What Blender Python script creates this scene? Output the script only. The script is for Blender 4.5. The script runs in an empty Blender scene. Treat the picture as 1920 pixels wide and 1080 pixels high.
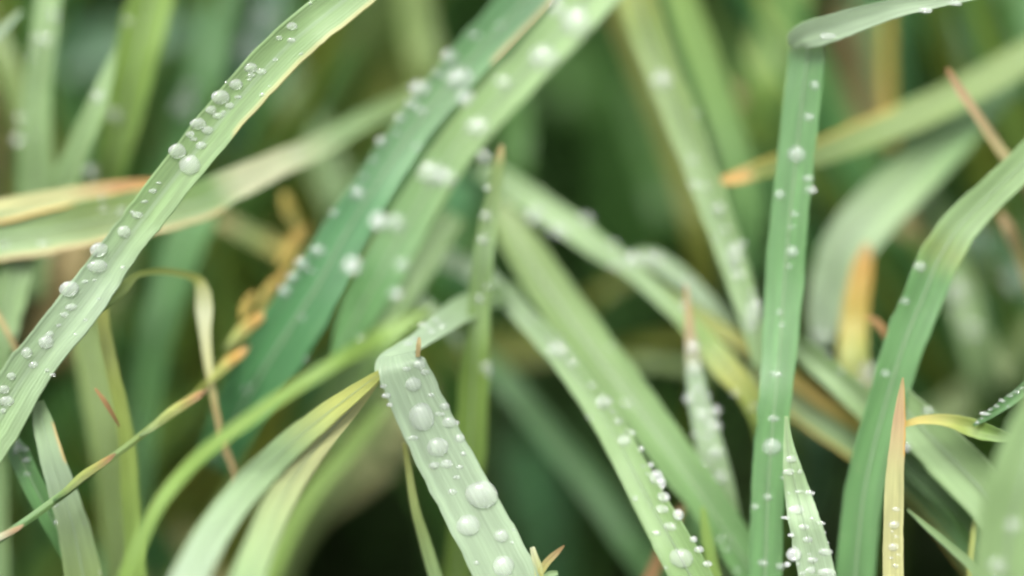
import bpy, bmesh, math, random
from mathutils import Vector, Matrix, noise
from mathutils.bvhtree import BVHTree

random.seed(7)
R = math.radians
sc = bpy.context.scene
C = sc.collection

# ------------------------------------------------------------------ camera
PITCH = 25.0
CAMP = Vector((0, 0, 0.25))
D0 = 0.35                                  # metres to the plane of sharpness
LENS = 105.0
cd = bpy.data.cameras.new('camera')
cam = bpy.data.objects.new('camera', cd); C.objects.link(cam)
cam.location = CAMP
cam.rotation_euler = (R(90 - PITCH), 0, 0)
cd.lens = LENS; cd.sensor_width = 36.0
cd.clip_start = 0.005; cd.clip_end = 200
cd.dof.use_dof = True
cd.dof.focus_distance = D0
cd.dof.aperture_fstop = 3.5
cd.dof.aperture_blades = 0
sc.camera = cam
FW = Vector((0, math.cos(R(PITCH)), -math.sin(R(PITCH))))
RT = Vector((1, 0, 0))
UP = RT.cross(FW)
K = 36.0 / LENS / 1920.0                   # metres per photo pixel at 1 m


def P3(x, y, d):
    z = D0 + d * 0.01
    return CAMP + FW * z + RT * ((x - 960) * K * z) + UP * ((540 - y) * K * z)


def to_px(p):
    v = p - CAMP
    z = v.dot(FW)
    if z < 1e-4:
        return None
    return 960 + v.dot(RT) / (K * z), 540 - v.dot(UP) / (K * z), z


# ------------------------------------------------------------------ light
SUN_EL, SUN_AZ = 62.0, 200.0
w = bpy.data.worlds.new('World'); sc.world = w; w.use_nodes = True
nt = w.node_tree; nt.nodes.clear()
out = nt.nodes.new('ShaderNodeOutputWorld')
bg = nt.nodes.new('ShaderNodeBackground')
sky = nt.nodes.new('ShaderNodeTexSky')
sky.sky_type = 'NISHITA'; sky.sun_disc = False
sky.sun_elevation = R(SUN_EL); sky.sun_rotation = R(SUN_AZ)
sky.air_density = 1.0; sky.dust_density = 4.0; sky.ozone_density = 1.0
hsv = nt.nodes.new('ShaderNodeHueSaturation')          # cloud cover: the blue is mostly gone
hsv.inputs['Saturation'].default_value = 0.2
nt.links.new(sky.outputs[0], hsv.inputs['Color'])
nt.links.new(hsv.outputs[0], bg.inputs[0])
bg.inputs[1].default_value = 0.15
nt.links.new(bg.outputs[0], out.inputs[0])
sd = bpy.data.lights.new('sun', 'SUN'); sd.energy = 1.5; sd.angle = R(26); sd.color = (1, 0.985, 0.95)
sun = bpy.data.objects.new('sun', sd); C.objects.link(sun)
sun.rotation_euler = (R(90 - SUN_EL), 0, R(180 - SUN_AZ))
sc.view_settings.view_transform = 'Standard'
sc.view_settings.look = 'None'
sc.view_settings.gamma = 1
sc.view_settings.use_curve_mapping = False
sc.view_settings.exposure = 2.38
sc.cycles.max_bounces = 10
sc.cycles.diffuse_bounces = 4
sc.cycles.transmission_bounces = 8
sc.cycles.sample_clamp_indirect = 12
sc.cycles.use_denoising = True
sc.cycles.filter_width = 2.6          # the lens is a little soft even in its plane of focus
sc.cycles.use_adaptive_sampling = False

# ------------------------------------------------------------------ materials
COL = dict(
    pale=(.116, .174, .076), palegrey=(.158, .208, .135), green=(.056, .122, .042), teal=(.038, .108, .040),
    fresh=(.098, .156, .034), stemgold=(.150, .130, .020), yel=(.175, .190, .050), olive=(.090, .105, .018), tan=(.245, .195, .090),
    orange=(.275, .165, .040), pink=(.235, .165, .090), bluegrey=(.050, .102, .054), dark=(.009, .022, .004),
    brown=(.110, .075, .030), straw=(.210, .210, .095), sage=(.095, .135, .042), deep=(.016, .044, .008),  # the darkest greens carry the shade of the gaps in their colour
    rust=(.190, .110, .045), gold=(.250, .190, .045), cream=(.270, .280, .180), mid=(.035, .080, .018), soft=(.090, .148, .050),
)


def mix(a, b, t):
    return tuple(a[i] * (1 - t) + b[i] * t for i in range(3))


def leaf_material(name, rough=.45, trans=.32, bump=.28, spec=.28, flecks=.4):
    m = bpy.data.materials.new(name); m.use_nodes = True
    n = m.node_tree.nodes; l = m.node_tree.links; n.clear()
    o = n.new('ShaderNodeOutputMaterial')
    p = n.new('ShaderNodeBsdfPrincipled')
    at = n.new('ShaderNodeAttribute'); at.attribute_name = 'Col'
    uv = n.new('ShaderNodeUVMap')
    mp = n.new('ShaderNodeMapping'); mp.inputs['Scale'].default_value = (26, 1.2, 1)
    l.new(uv.outputs[0], mp.inputs[0])
    n1 = n.new('ShaderNodeTexNoise'); n1.inputs['Scale'].default_value = 1.0; n1.inputs['Detail'].default_value = 3
    l.new(mp.outputs[0], n1.inputs['Vector'])
    mp2 = n.new('ShaderNodeMapping'); mp2.inputs['Scale'].default_value = (2.2, 1.5, 1)
    l.new(uv.outputs[0], mp2.inputs[0])
    n2 = n.new('ShaderNodeTexNoise'); n2.inputs['Scale'].default_value = 1.6; n2.inputs['Detail'].default_value = 4
    l.new(mp2.outputs[0], n2.inputs['Vector'])
    r1 = n.new('ShaderNodeMapRange'); r1.inputs[1].default_value = .3; r1.inputs[2].default_value = .7
    r1.inputs[3].default_value = .88; r1.inputs[4].default_value = 1.12
    l.new(n1.outputs[0], r1.inputs[0])
    r2 = n.new('ShaderNodeMapRange'); r2.inputs[1].default_value = .3; r2.inputs[2].default_value = .7
    r2.inputs[3].default_value = .82; r2.inputs[4].default_value = 1.18
    l.new(n2.outputs[0], r2.inputs[0])
    mu = n.new('ShaderNodeMath'); mu.operation = 'MULTIPLY'
    l.new(r1.outputs[0], mu.inputs[0]); l.new(r2.outputs[0], mu.inputs[1])
    sc_ = n.new('ShaderNodeVectorMath'); sc_.operation = 'SCALE'
    l.new(at.outputs['Color'], sc_.inputs[0]); l.new(mu.outputs[0], sc_.inputs['Scale'])
    mp3 = n.new('ShaderNodeMapping'); mp3.inputs['Scale'].default_value = (9, 16, 1)
    l.new(uv.outputs[0], mp3.inputs[0])
    n3 = n.new('ShaderNodeTexNoise'); n3.inputs['Scale'].default_value = 1.3; n3.inputs['Detail'].default_value = 5; n3.inputs['Roughness'].default_value = .7
    l.new(mp3.outputs[0], n3.inputs['Vector'])
    r3 = n.new('ShaderNodeMapRange'); r3.inputs[1].default_value = .60; r3.inputs[2].default_value = .74
    r3.inputs[3].default_value = 0; r3.inputs[4].default_value = flecks
    l.new(n3.outputs[0], r3.inputs[0])
    bl = n.new('ShaderNodeMix'); bl.data_type = 'RGBA'                     # pale dry flecks
    l.new(r3.outputs[0], bl.inputs[0]); l.new(sc_.outputs[0], bl.inputs[6]); bl.inputs[7].default_value = (.21, .23, .13, 1)
    rr = n.new('ShaderNodeMapRange'); rr.inputs[3].default_value = rough - .14; rr.inputs[4].default_value = rough + .14
    l.new(n3.outputs[0], rr.inputs[0]); l.new(rr.outputs[0], p.inputs['Roughness'])
    l.new(bl.outputs[2], p.inputs['Base Color'])
    p.inputs['Roughness'].default_value = rough
    p.inputs['Specular IOR Level'].default_value = spec
    # fine veins along the blade
    wv = n.new('ShaderNodeTexWave'); wv.wave_type = 'BANDS'; wv.bands_direction = 'X'
    wv.inputs['Scale'].default_value = 4.5; wv.inputs['Distortion'].default_value = .4
    l.new(uv.outputs[0], wv.inputs['Vector'])
    ad = n.new('ShaderNodeMath'); ad.operation = 'ADD'
    l.new(wv.outputs['Fac'], ad.inputs[0]); l.new(n1.outputs[0], ad.inputs[1])
    bp = n.new('ShaderNodeBump'); bp.inputs['Strength'].default_value = bump; bp.inputs['Distance'].default_value = .00012
    l.new(ad.outputs[0], bp.inputs['Height']); l.new(bp.outputs[0], p.inputs['Normal'])
    tr = n.new('ShaderNodeBsdfTranslucent')
    tc = n.new('ShaderNodeVectorMath'); tc.operation = 'MULTIPLY'; tc.inputs[1].default_value = (2.2, 2.3, 1.1)
    l.new(sc_.outputs[0], tc.inputs[0]); l.new(tc.outputs[0], tr.inputs['Color'])
    mx = n.new('ShaderNodeMixShader'); mx.inputs[0].default_value = trans
    l.new(p.outputs[0], mx.inputs[1]); l.new(tr.outputs[0], mx.inputs[2])
    l.new(mx.outputs[0], o.inputs[0])
    return m


M_LEAF = leaf_material('wet_grass_leaf')
M_DRY = leaf_material('dry_grass_leaf', rough=.6, trans=.2, bump=.6, spec=.3)


M_UNDER = leaf_material('matt_undergrowth_leaf', flecks=0, rough=.6, trans=.22, bump=.3, spec=.12)


def water_material():
    m = bpy.data.materials.new('water'); m.use_nodes = True
    p = m.node_tree.nodes['Principled BSDF']
    p.inputs['Base Color'].default_value = (1, 1, 1, 1)
    p.inputs['Roughness'].default_value = 0.0
    p.inputs['IOR'].default_value = 1.333
    p.inputs['Transmission Weight'].default_value = 1.0
    n = m.node_tree.nodes; l = m.node_tree.links          # white share mixed in stands for the bright sky light in the drops
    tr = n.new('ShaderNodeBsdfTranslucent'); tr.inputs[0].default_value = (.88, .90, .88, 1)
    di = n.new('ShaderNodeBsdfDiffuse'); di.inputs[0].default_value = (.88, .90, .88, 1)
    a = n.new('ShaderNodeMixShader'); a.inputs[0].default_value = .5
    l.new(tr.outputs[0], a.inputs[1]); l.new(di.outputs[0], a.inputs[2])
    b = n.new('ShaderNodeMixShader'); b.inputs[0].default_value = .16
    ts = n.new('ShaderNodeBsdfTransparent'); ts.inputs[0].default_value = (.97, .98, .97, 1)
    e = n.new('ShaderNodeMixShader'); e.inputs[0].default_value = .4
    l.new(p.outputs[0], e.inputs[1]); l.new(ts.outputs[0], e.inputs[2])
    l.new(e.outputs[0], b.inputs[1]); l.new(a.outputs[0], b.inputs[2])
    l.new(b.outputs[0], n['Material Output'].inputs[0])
    return m


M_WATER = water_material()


def soil_material():
    m = bpy.data.materials.new('shade_darkened_soil'); m.use_nodes = True
    n = m.node_tree.nodes; l = m.node_tree.links
    p = n['Principled BSDF']
    tc = n.new('ShaderNodeTexCoord')
    n1 = n.new('ShaderNodeTexNoise'); n1.inputs['Scale'].default_value = 60; n1.inputs['Detail'].default_value = 8
    l.new(tc.outputs['Object'], n1.inputs['Vector'])
    cr = n.new('ShaderNodeValToRGB')
    cr.color_ramp.elements[0].color = (.003, .005, .0015, 1); cr.color_ramp.elements[1].color = (.011, .014, .005, 1)  # near-black green: the shade of the gaps is put into the soil colour
    l.new(n1.outputs[0], cr.inputs[0]); l.new(cr.outputs[0], p.inputs['Base Color'])
    bp = n.new('ShaderNodeBump'); bp.inputs['Distance'].default_value = .004
    l.new(n1.outputs[0], bp.inputs['Height']); l.new(bp.outputs[0], p.inputs['Normal'])
    p.inputs['Roughness'].default_value = .95
    p.inputs['Specular IOR Level'].default_value = .05
    return m


# ------------------------------------------------------------------ blade geometry
KEEL = .6
US = [-1, -.9, -.68, -.42, -.16, 0, .16, .42, .68, .9, 1]


def catmull(ps, n):
    """ps: list of equal-length tuples; n samples per span."""
    res = []
    N = len(ps)
    for i in range(N - 1):
        p0 = ps[max(i - 1, 0)]; p1 = ps[i]; p2 = ps[i + 1]; p3 = ps[min(i + 2, N - 1)]
        for k in range(n):
            t = k / n
            res.append(tuple(
                .5 * (2 * b + (c - a) * t + (2 * a - 5 * b + 4 * c - d) * t * t + (3 * b - a - 3 * c + d) * t ** 3)
                for a, b, c, d in zip(p0, p1, p2, p3)))
    res.append(tuple(ps[-1]))
    return res


def colour_at(stops, t):
    if t <= stops[0][0]:
        return COL[stops[0][1]]
    for (a, ca), (b, cb) in zip(stops, stops[1:]):
        if t <= b:
            return mix(COL[ca], COL[cb], (t - a) / max(b - a, 1e-6))
    return COL[stops[-1][1]]


def ribbon(name, path, col='green', roll=0, keel=.14, tip=True, root=True, edge=None, mid=None,
           mat=None, parent=None, thick=.035, twist=0, spans=7, wobble=1.0, curl=0, rib=None, lit=None):
    """A closed, keeled leaf blade. path: (x, y, width, depth cm) in photo pixels and cm from the
    plane of sharpness, listed from tip to root; it is carried on to a tip and down to the soil
    when it leaves the picture."""
    seed = random.random() * 100
    s = catmull([tuple(map(float, q)) for q in path], spans)
    pts = []
    for (x, y, wd, d) in s:
        z = D0 + d * .01
        pts.append([P3(x, y, d), max(wd, 1.0) * K * z / 2])
    n_vis0 = 0
    stops = [(0, col), (1, col)] if isinstance(col, str) else list(col)

    def off(q, m=12):
        return q[0] < -m or q[0] > 1920 + m or q[1] < -m or q[1] > 1080 + m
    f0, f1 = path[0], path[-1]
    if tip and off(f0, 0) and f0[2] > 6:
        t = (pts[0][0] - pts[2][0]).normalized(); p = pts[0][0].copy(); hw = pts[0][1]
        n = 14; ext = []
        for k in range(1, n + 1):
            t = (t + Vector((0, 0, -.05))).normalized()
            p = p + t * max(hw * 1.6, .003)
            ext.append([p.copy(), hw * (1 - (k / n) ** 1.6) + 1e-5])
        pts = ext[::-1] + pts; n_vis0 = n
    n_vis1 = len(pts) - 1
    if root and (off(f1, 0) or root == 2):
        t = (pts[-1][0] - pts[-3][0]).normalized(); p = pts[-1][0].copy(); hw = pts[-1][1]
        for k in range(80):
            t = (t + Vector((0, 0, -.16))).normalized()
            p = p + t * .006
            pts.append([p.copy(), hw * max(.55, 1 - k * .02)])
            if p.z < -.004:
                break
    n = len(pts)
    verts, faces, uvs, cols = [], [], [], []
    prevW = None
    ribs = []
    length = 0
    for i in range(n):
        p, hw = pts[i]
        a = pts[max(i - 1, 0)][0]; b = pts[min(i + 1, n - 1)][0]
        t = (b - a).normalized()
        vdir = (p - CAMP).normalized()
        W = t.cross(vdir)
        if W.length < .25 and prevW is not None:
            W = prevW - t * prevW.dot(t)
        W.normalize()
        if prevW is not None and W.dot(prevW) < 0:
            W = -W
        prevW = W.copy()
        tt = min(max((i - n_vis0) / max(n_vis1 - n_vis0, 1), 0), 1)
        rl = R(roll + twist * (tt - .5)) + .10 * noise.noise(Vector((seed, i * .11, 0))) * wobble
        Nn = t.cross(W).normalized()
        if Nn.dot(vdir) > 0:
            Nn = -Nn                                   # towards the camera
        if lit is not None:                            # turn the face to the sky (+) or away (-)
            rl += R(lit) * (-1 if W.z > 0 else 1) - R(roll)
        cosr = max(math.cos(rl), .35)
        W2 = (W * math.cos(rl) + Nn * math.sin(rl)).normalized()
        N2 = (Nn * math.cos(rl) - W * math.sin(rl)).normalized()
        if i:
            length += (p - pts[i - 1][0]).length
        hw2 = hw / cosr
        base = colour_at(stops, tt)
        wl = hw2 * (1 + wobble * (.07 * noise.noise(Vector((seed + 9, i * .35, 3))) + .03 * noise.noise(Vector((seed + 2, i * .9, 3)))))
        wr = hw2 * (1 + wobble * (.07 * noise.noise(Vector((seed + 5, i * .35, 7))) + .03 * noise.noise(Vector((seed + 4, i * .9, 7)))))
        ribs.append((p + N2 * (-keel * KEEL * hw2 * 2), W2, N2, hw2, mix(base, COL['palegrey'], .7)))
        for side in (0, 1):
            for u in US:
                ww = wl if u < 0 else wr
                k = -keel * KEEL * hw2 * 2 * (1 - abs(u) ** 1.3) + curl * hw2 * u * u
                k += .012 * hw2 * math.cos(u * 24)
                th = thick * hw2 * (1 - u * u) + .00004
                q = p + W2 * (u * ww) + N2 * (k + (-th if side else 0))
                verts.append(q)
                c = base
                if mid and abs(u) < .12:
                    c = mix(c, COL[mid], .6)
                if edge:
                    sgn, cn, t0, t1 = edge
                    if u * sgn > .85 and t0 <= tt <= t1:
                        c = COL[cn]
                cols.append((*c, 1))
                uvs.append(((u * .5 + .5), length / max(.004, hw * 2) * .15 + seed))
    m = len(US)
    for i in range(n - 1):
        o = i * 2 * m; o2 = o + 2 * m
        for j in range(m - 1):
            faces.append((o + j, o + j + 1, o2 + j + 1, o2 + j))
            faces.append((o + m + j + 1, o + m + j, o2 + m + j, o2 + m + j + 1))
        faces.append((o, o2, o2 + m, o + m))
        faces.append((o + m - 1, o + 2 * m - 1, o2 + 2 * m - 1, o2 + m - 1))
    for o in (0, (n - 1) * 2 * m):
        for j in range(m - 1):
            f = (o + j, o + m + j, o + m + j + 1, o + j + 1)
            faces.append(f if o == 0 else f[::-1])
    me = bpy.data.meshes.new(name)
    me.from_pydata([tuple(v) for v in verts], [], faces)
    me.materials.append(mat or M_LEAF)
    ca = me.color_attributes.new('Col', 'FLOAT_COLOR', 'POINT')
    ca.data.foreach_set('color', [x for c in cols for x in c])
    ul = me.uv_layers.new(name='UVMap')
    flat = []
    for lp in me.loops:
        flat.extend(uvs[lp.vertex_index])
    ul.data.foreach_set('uv', flat)
    me.polygons.foreach_set('use_smooth', [True] * len(me.polygons))
    me.update()
    o = bpy.data.objects.new(name, me); C.objects.link(o)
    if parent:
        o.parent = parent
    if rib:
        v2, f2, c2 = [], [], []
        for i, (p, W2, N2, h, c) in enumerate(ribs):
            a = h * rib
            for u, k in ((-1, .0), (-.5, .75), (0, 1), (.5, .75), (1, .0), (0, -1)):
                v2.append(tuple(p + W2 * a * u + N2 * (a * k * .5 + .035 * h))); c2.extend((*c, 1))
            if i:
                b0 = (i - 1) * 6; b1 = i * 6
                for j in range(6):
                    f2.append((b0 + j, b0 + (j + 1) % 6, b1 + (j + 1) % 6, b1 + j))
        f2.append(tuple(range(6))); f2.append(tuple(range((n - 1) * 6, n * 6))[::-1])
        m2 = bpy.data.meshes.new('midrib'); m2.from_pydata(v2, [], f2); m2.materials.append(mat or M_LEAF)
        c_ = m2.color_attributes.new('Col', 'FLOAT_COLOR', 'POINT'); c_.data.foreach_set('color', c2)
        m2.uv_layers.new(name='UVMap')
        m2.polygons.foreach_set('use_smooth', [True] * len(m2.polygons))
        r_ = bpy.data.objects.new('midrib', m2); C.objects.link(r_); r_.parent = o
    return o


def tag(o, label, cat, group=None, kind=None):
    if label: o['label'] = label
    if cat: o['category'] = cat
    if group: o['group'] = group
    if kind: o['kind'] = kind
    return o


BLADES = {}


def blade(key, label, path, col='green', name='grass_leaf', cat='grass blade', group='grass blades with a shape of their own', **kw):
    if max(q[2] for q in path) > 40 and sum(q[3] for q in path) / len(path) < 3.2:
        kw.setdefault('rib', .05)
    o = ribbon(name, path, col, **kw)
    tag(o, label, cat, group)
    BLADES[key] = o
    o['kind'] = 'thing'
    return o


# ------------------------------------------------------------------ ground and mass of grass
def ground():
    bm = bmesh.new()
    bmesh.ops.create_grid(bm, x_segments=60, y_segments=60, size=1.5)
    for v in bm.verts:
        r = v.co.length
        v.co.z = -.003 + .006 * noise.noise(v.co * 9) if r < 1.4 else -.004
        if max(abs(v.co.x), abs(v.co.y)) > 1.49:
            v.co.x *= 40; v.co.y *= 40
    me = bpy.data.meshes.new('ground'); bm.to_mesh(me); bm.free()
    me.materials.append(soil_material())
    o = bpy.data.objects.new('ground', me); C.objects.link(o)
    tag(o, 'soil under the grass, darkened in colour for the shade there', None, kind='structure')


ground()


def grass_mass(name, label, n, area, hrange, colours, wrange, mat, lean=.5, keep=None, seed=1):
    rnd = random.Random(seed)
    verts, faces, cols, uvs = [], [], [], []
    SEG = 9
    made = tries = 0
    while made < n and tries < n * 12:
        tries += 1
        x = rnd.uniform(area[0], area[1]); y = rnd.uniform(area[2], area[3])
        h = rnd.uniform(*hrange); wd = rnd.uniform(*wrange) / 2
        a = rnd.uniform(0, 2 * math.pi); ln = rnd.uniform(.1, 1) * lean
        d = Vector((math.cos(a), math.sin(a), 0)); fa = a + rnd.uniform(-.8, .8) + math.pi / 2
        Wd = Vector((math.cos(fa), math.sin(fa), 0))
        sp = []
        for i in range(SEG + 1):
            t = i / SEG
            sp.append(Vector((x, y, -.003)) + Vector((0, 0, h * (t - .28 * ln * t ** 3))) + d * (h * ln * t * t))
        if keep and not keep(sp):
            continue
        made += 1
        c = COL[rnd.choice(colours)]; br = rnd.uniform(.7, 1.25); c = tuple(q * br for q in c)
        b0 = len(verts)
        for i, p in enumerate(sp):
            t = i / SEG
            hw = wd * (1 - t ** 2.5) * (0.7 + .3 * min(t * 4, 1)) + .0001
            tan = (sp[min(i + 1, SEG)] - sp[max(i - 1, 0)]).normalized()
            W = (Wd - tan * Wd.dot(tan)).normalized(); N = tan.cross(W)
            for u in (-1, 0, 1):
                verts.append(tuple(p + W * u * hw - N * (hw * .3 * (1 - abs(u)))))
                cols.extend((*c, 1)); uvs.append((u * .5 + .5, t * h * 20 + br * 7))
        for i in range(SEG):
            for j in (0, 1):
                q = b0 + i * 3 + j
                faces.append((q, q + 1, q + 4, q + 3))
    me = bpy.data.meshes.new(name); me.from_pydata(verts, [], faces)
    me.materials.append(mat)
    ca = me.color_attributes.new('Col', 'FLOAT_COLOR', 'POINT'); ca.data.foreach_set('color', cols)
    ul = me.uv_layers.new(name='UVMap')
    fl = []
    for lp in me.loops: fl.extend(uvs[lp.vertex_index])
    ul.data.foreach_set('uv', fl)
    me.polygons.foreach_set('use_smooth', [True] * len(me.polygons))
    o = bpy.data.objects.new(name, me); C.objects.link(o)
    tag(o, label, None, kind='stuff')
    return o


def keep_behind(sp):
    for p in sp:
        q = to_px(p)
        if q and q[2] < .52 and -500 < q[0] < 2420 and -900 < q[1] < 1500:
            return False
    return True


def keep_clear(sp):
    """True when the blade stays out of the lens's whole cone of view, aperture included."""
    for p in sp:
        v = p - CAMP
        z = v.dot(FW)
        if z < -.04:
            continue
        zz = max(z, 0)
        mx_ = 960 * K * zz + .022 + .02 * zz + (.09 if z < .33 else 0)   # room to step aside
        top = 540 * K * zz + (.022 if z < .4 else .008)
        if abs(v.dot(RT)) < mx_ and -540 * K * zz - .03 < v.dot(UP) < top:
            return False
    return True


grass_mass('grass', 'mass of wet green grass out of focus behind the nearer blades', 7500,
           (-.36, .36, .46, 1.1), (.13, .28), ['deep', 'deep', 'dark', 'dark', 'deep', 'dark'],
           (.004, .007), M_UNDER, keep=keep_behind, seed=11)  # shade between the blades is put into these low greens
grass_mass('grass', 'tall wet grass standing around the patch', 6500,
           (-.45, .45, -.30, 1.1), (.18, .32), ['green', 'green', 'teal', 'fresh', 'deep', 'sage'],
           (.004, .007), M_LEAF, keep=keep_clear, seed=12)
grass_mass('grass', 'short undergrowth of grass close to the soil, shade darkened into its colour', 6000,
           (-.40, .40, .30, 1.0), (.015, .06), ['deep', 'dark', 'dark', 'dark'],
           (.002, .005), M_UNDER, lean=1.4, keep=lambda sp: all((to_px(p) or (0, 0, 1))[2] > .44 for p in sp), seed=13)  # undergrowth colours darkened to stand for shade near the ground


DARK = [(985, 90, 1235, 520), (540, 930, 800, 1090), (925, 820, 1210, 1090), (1720, 930, 1835, 1090), (1340, 700, 1420, 960), (1510, 850, 1600, 1000),
        (30, 520, 110, 650), (830, -10, 920, 110), (1690, 250, 1800, 340), (1140, 520, 1280, 640)]


def half_focused(n, seed):
    """Thinner blades a little way behind, filling the gaps between the traced ones."""
    rnd = random.Random(seed)
    verts, faces, cols, uvs = [], [], [], []
    SEG = 14; made = tries = 0
    while made < n and tries < n * 20:
        tries += 1
        d = rnd.uniform(3.2, 10); x = rnd.uniform(-150, 2070); y = rnd.uniform(-350, 900)
        tip = P3(x, y, d)
        lean = rnd.uniform(-.6, .6)
        root = Vector((tip.x + lean * (tip.z + .03), tip.y + rnd.uniform(0, .05), -.003))
        midp = root.lerp(tip, .55) + Vector((-lean * .02, .01, .015 * abs(lean)))
        sp = [root * (1 - t) ** 2 + midp * 2 * t * (1 - t) + tip * t * t for t in [i / SEG for i in range(SEG + 1)]]
        bad = False
        for p in sp:
            q = to_px(p)
            if any(a - 25 < q[0] < c + 25 and b - 25 < q[1] < e + 25 for a, b, c, e in DARK):
                bad = True; break
        if bad: continue
        made += 1
        c = COL[rnd.choice(['green', 'fresh', 'sage', 'green', 'teal', 'mid', 'olive', 'olive'])]; br = rnd.uniform(.6, 1.2)
        wd = rnd.uniform(.0010, .0024); ph = rnd.uniform(-.7, .7); b0 = len(verts)
        for i, p in enumerate(sp):
            t = i / SEG
            hw = wd * (1 - t ** 3) + .0001
            tan = (sp[min(i + 1, SEG)] - sp[max(i - 1, 0)]).normalized()
            W = tan.cross(FW).normalized(); N = W.cross(tan)
            W = (W * math.cos(ph) + N * math.sin(ph)).normalized(); N = tan.cross(W)
            for u in (-1, 0, 1):
                verts.append(tuple(p + W * u * hw - N * (hw * .25 * (1 - abs(u)))))
                cols.extend((c[0] * br, c[1] * br, c[2] * br, 1)); uvs.append((u * .5 + .5, t * 4 + br * 7))
        for i in range(SEG):
            for j in (0, 1):
                q = b0 + i * 3 + j
                faces.append((q, q + 1, q + 4, q + 3))
    me = bpy.data.meshes.new('grass'); me.from_pydata(verts, [], faces); me.materials.append(M_LEAF)
    ca = me.color_attributes.new('Col', 'FLOAT_COLOR', 'POINT'); ca.data.foreach_set('color', cols)
    ul = me.uv_layers.new(name='UVMap'); fl = []
    for lp in me.loops: fl.extend(uvs[lp.vertex_index])
    ul.data.foreach_set('uv', fl)
    me.polygons.foreach_set('use_smooth', [True] * len(me.polygons))
    o = bpy.data.objects.new('grass', me); C.objects.link(o)
    tag(o, 'thin blurred grass filling the gaps between the nearer blades', None, kind='stuff')


half_focused(330, 5)

# ------------------------------------------------------------------ blades, far ones first
def far(key, label, path, col, **kw):
    kw.setdefault('roll', random.uniform(-25, 25))
    return blade(key, label, path, col, group='blurred grass blades behind', **kw)


F = far
# top left background
F('f1', 'soft blue green blade behind the beads at the top, left of centre', [(520, -40, 70, 5), (485, 60, 70, 5), (450, 160, 66, 5), (420, 270, 60, 5.5), (395, 380, 50, 6)], 'bluegrey')
F('f2', 'dim blue green blade between the bright green blade and the beaded one', [(420, -30, 62, 4), (398, 60, 64, 4), (375, 160, 66, 4), (340, 260, 60, 4.3), (300, 360, 55, 4.6), (290, 420, 50, 5)], 'green')
F('f3', 'soft grey green leaf lying across the top left corner behind', [(360, 40, 40, 8), (250, 70, 80, 8), (150, 100, 90, 8), (60, 120, 70, 8)], 'bluegrey')
F('f4', 'pale blurred blade rising behind the arched straw coloured leaf', [(500, -20, 50, 7), (520, 80, 60, 7), (555, 180, 62, 7), (600, 290, 64, 7), (640, 380, 60, 7), (680, 470, 50, 7)], 'pale')
F('f5', 'pale blurred blade at the top left of the dark gap, centre top', [(775, -20, 50, 6.5), (785, 60, 60, 6.5), (805, 140, 60, 6.5), (825, 230, 50, 7)], 'sage')
F('f6', 'blurred sage leaf slanting under the beaded blade at the top', [(760, -30, 70, 9), (680, 60, 80, 9), (600, 130, 90, 9), (520, 210, 90, 9), (460, 290, 70, 9)], 'sage')
F('f7', 'olive leaf blurred low behind the arched straw coloured leaf', [(740, 100, 60, 11), (690, 190, 120, 11), (640, 260, 120, 11), (560, 350, 120, 11), (480, 450, 120, 11), (430, 560, 110, 11)], 'olive')
F('f8', 'rusty brown dead leaf blurred at the left edge of the picture', [(-30, 200, 40, 7), (-5, 270, 60, 7), (10, 340, 60, 7), (20, 420, 50, 7)], 'brown', mat=M_DRY)
F('f9', 'tan dead leaf blurred behind the long beaded blade, left', [(150, 430, 60, 6), (130, 520, 70, 6), (105, 600, 70, 6.5), (80, 680, 60, 7)], 'tan', mat=M_DRY)
F('f10', 'yellowish blade blurred under the straw coloured leaf, left', [(250, 400, 50, 6), (215, 500, 56, 6), (190, 600, 60, 6), (180, 700, 60, 6.5)], 'sage')
# centre background
F('f11', 'grey blue blurred blade inside the dark hollow above centre', [(1045, 60, 50, 13), (1065, 130, 80, 13), (1085, 210, 80, 13), (1100, 300, 50, 14)], 'mid')
F('f12', 'blue grey blurred blade at the right side of the dark hollow', [(1180, 160, 40, 8), (1215, 250, 66, 8), (1245, 340, 74, 8), (1265, 430, 66, 8), (1275, 520, 50, 9)], 'mid')
F('f13', 'blurred teal blade at the left side of the dark hollow', [(970, 180, 50, 5.5), (965, 250, 66, 5.5), (955, 330, 70, 5.5), (900, 420, 60, 6), (860, 500, 60, 6)], 'mid')
F('f14', 'dull green blade crossing low behind the dark hollow', [(860, 330, 60, 7), (850, 430, 70, 7), (830, 520, 70, 7), (800, 620, 70, 7.5)], 'teal')
F('f15', 'olive stem running left from the forked strip under the dark hollow', [(1230, 480, 18, 6), (1170, 520, 26, 6), (1110, 560, 28, 6), (1050, 600, 24, 6.5)], 'olive')
F('f16', 'dim grey green blade slanting through the dark gap at the lower centre', [(880, 640, 30, 5), (950, 715, 44, 4.6), (1030, 810, 52, 4.4), (1110, 910, 56, 4.2), (1180, 1010, 58, 4), (1240, 1090, 58, 4)], 'green')
F('f17', 'dim blurred blade standing upright in the lower dark gap', [(985, 820, 40, 11), (1000, 900, 66, 11), (1020, 990, 66, 11), (1030, 1100, 66, 11)], 'teal')
F('f18', 'yellow olive blade lying across below the dark hollow', [(1430, 700, 24, 5), (1360, 660, 28, 4.8), (1290, 636, 30, 4.6), (1210, 640, 30, 4.6), (1140, 660, 24, 5), (1090, 690, 18, 5.5)], 'olive')
F('f19', 'thin grey green blade just under the yellow olive one', [(1340, 700, 22, 4.5), (1280, 686, 26, 4.5), (1200, 676, 26, 4.5), (1120, 672, 22, 5), (1050, 668, 18, 6)], 'sage')
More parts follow.
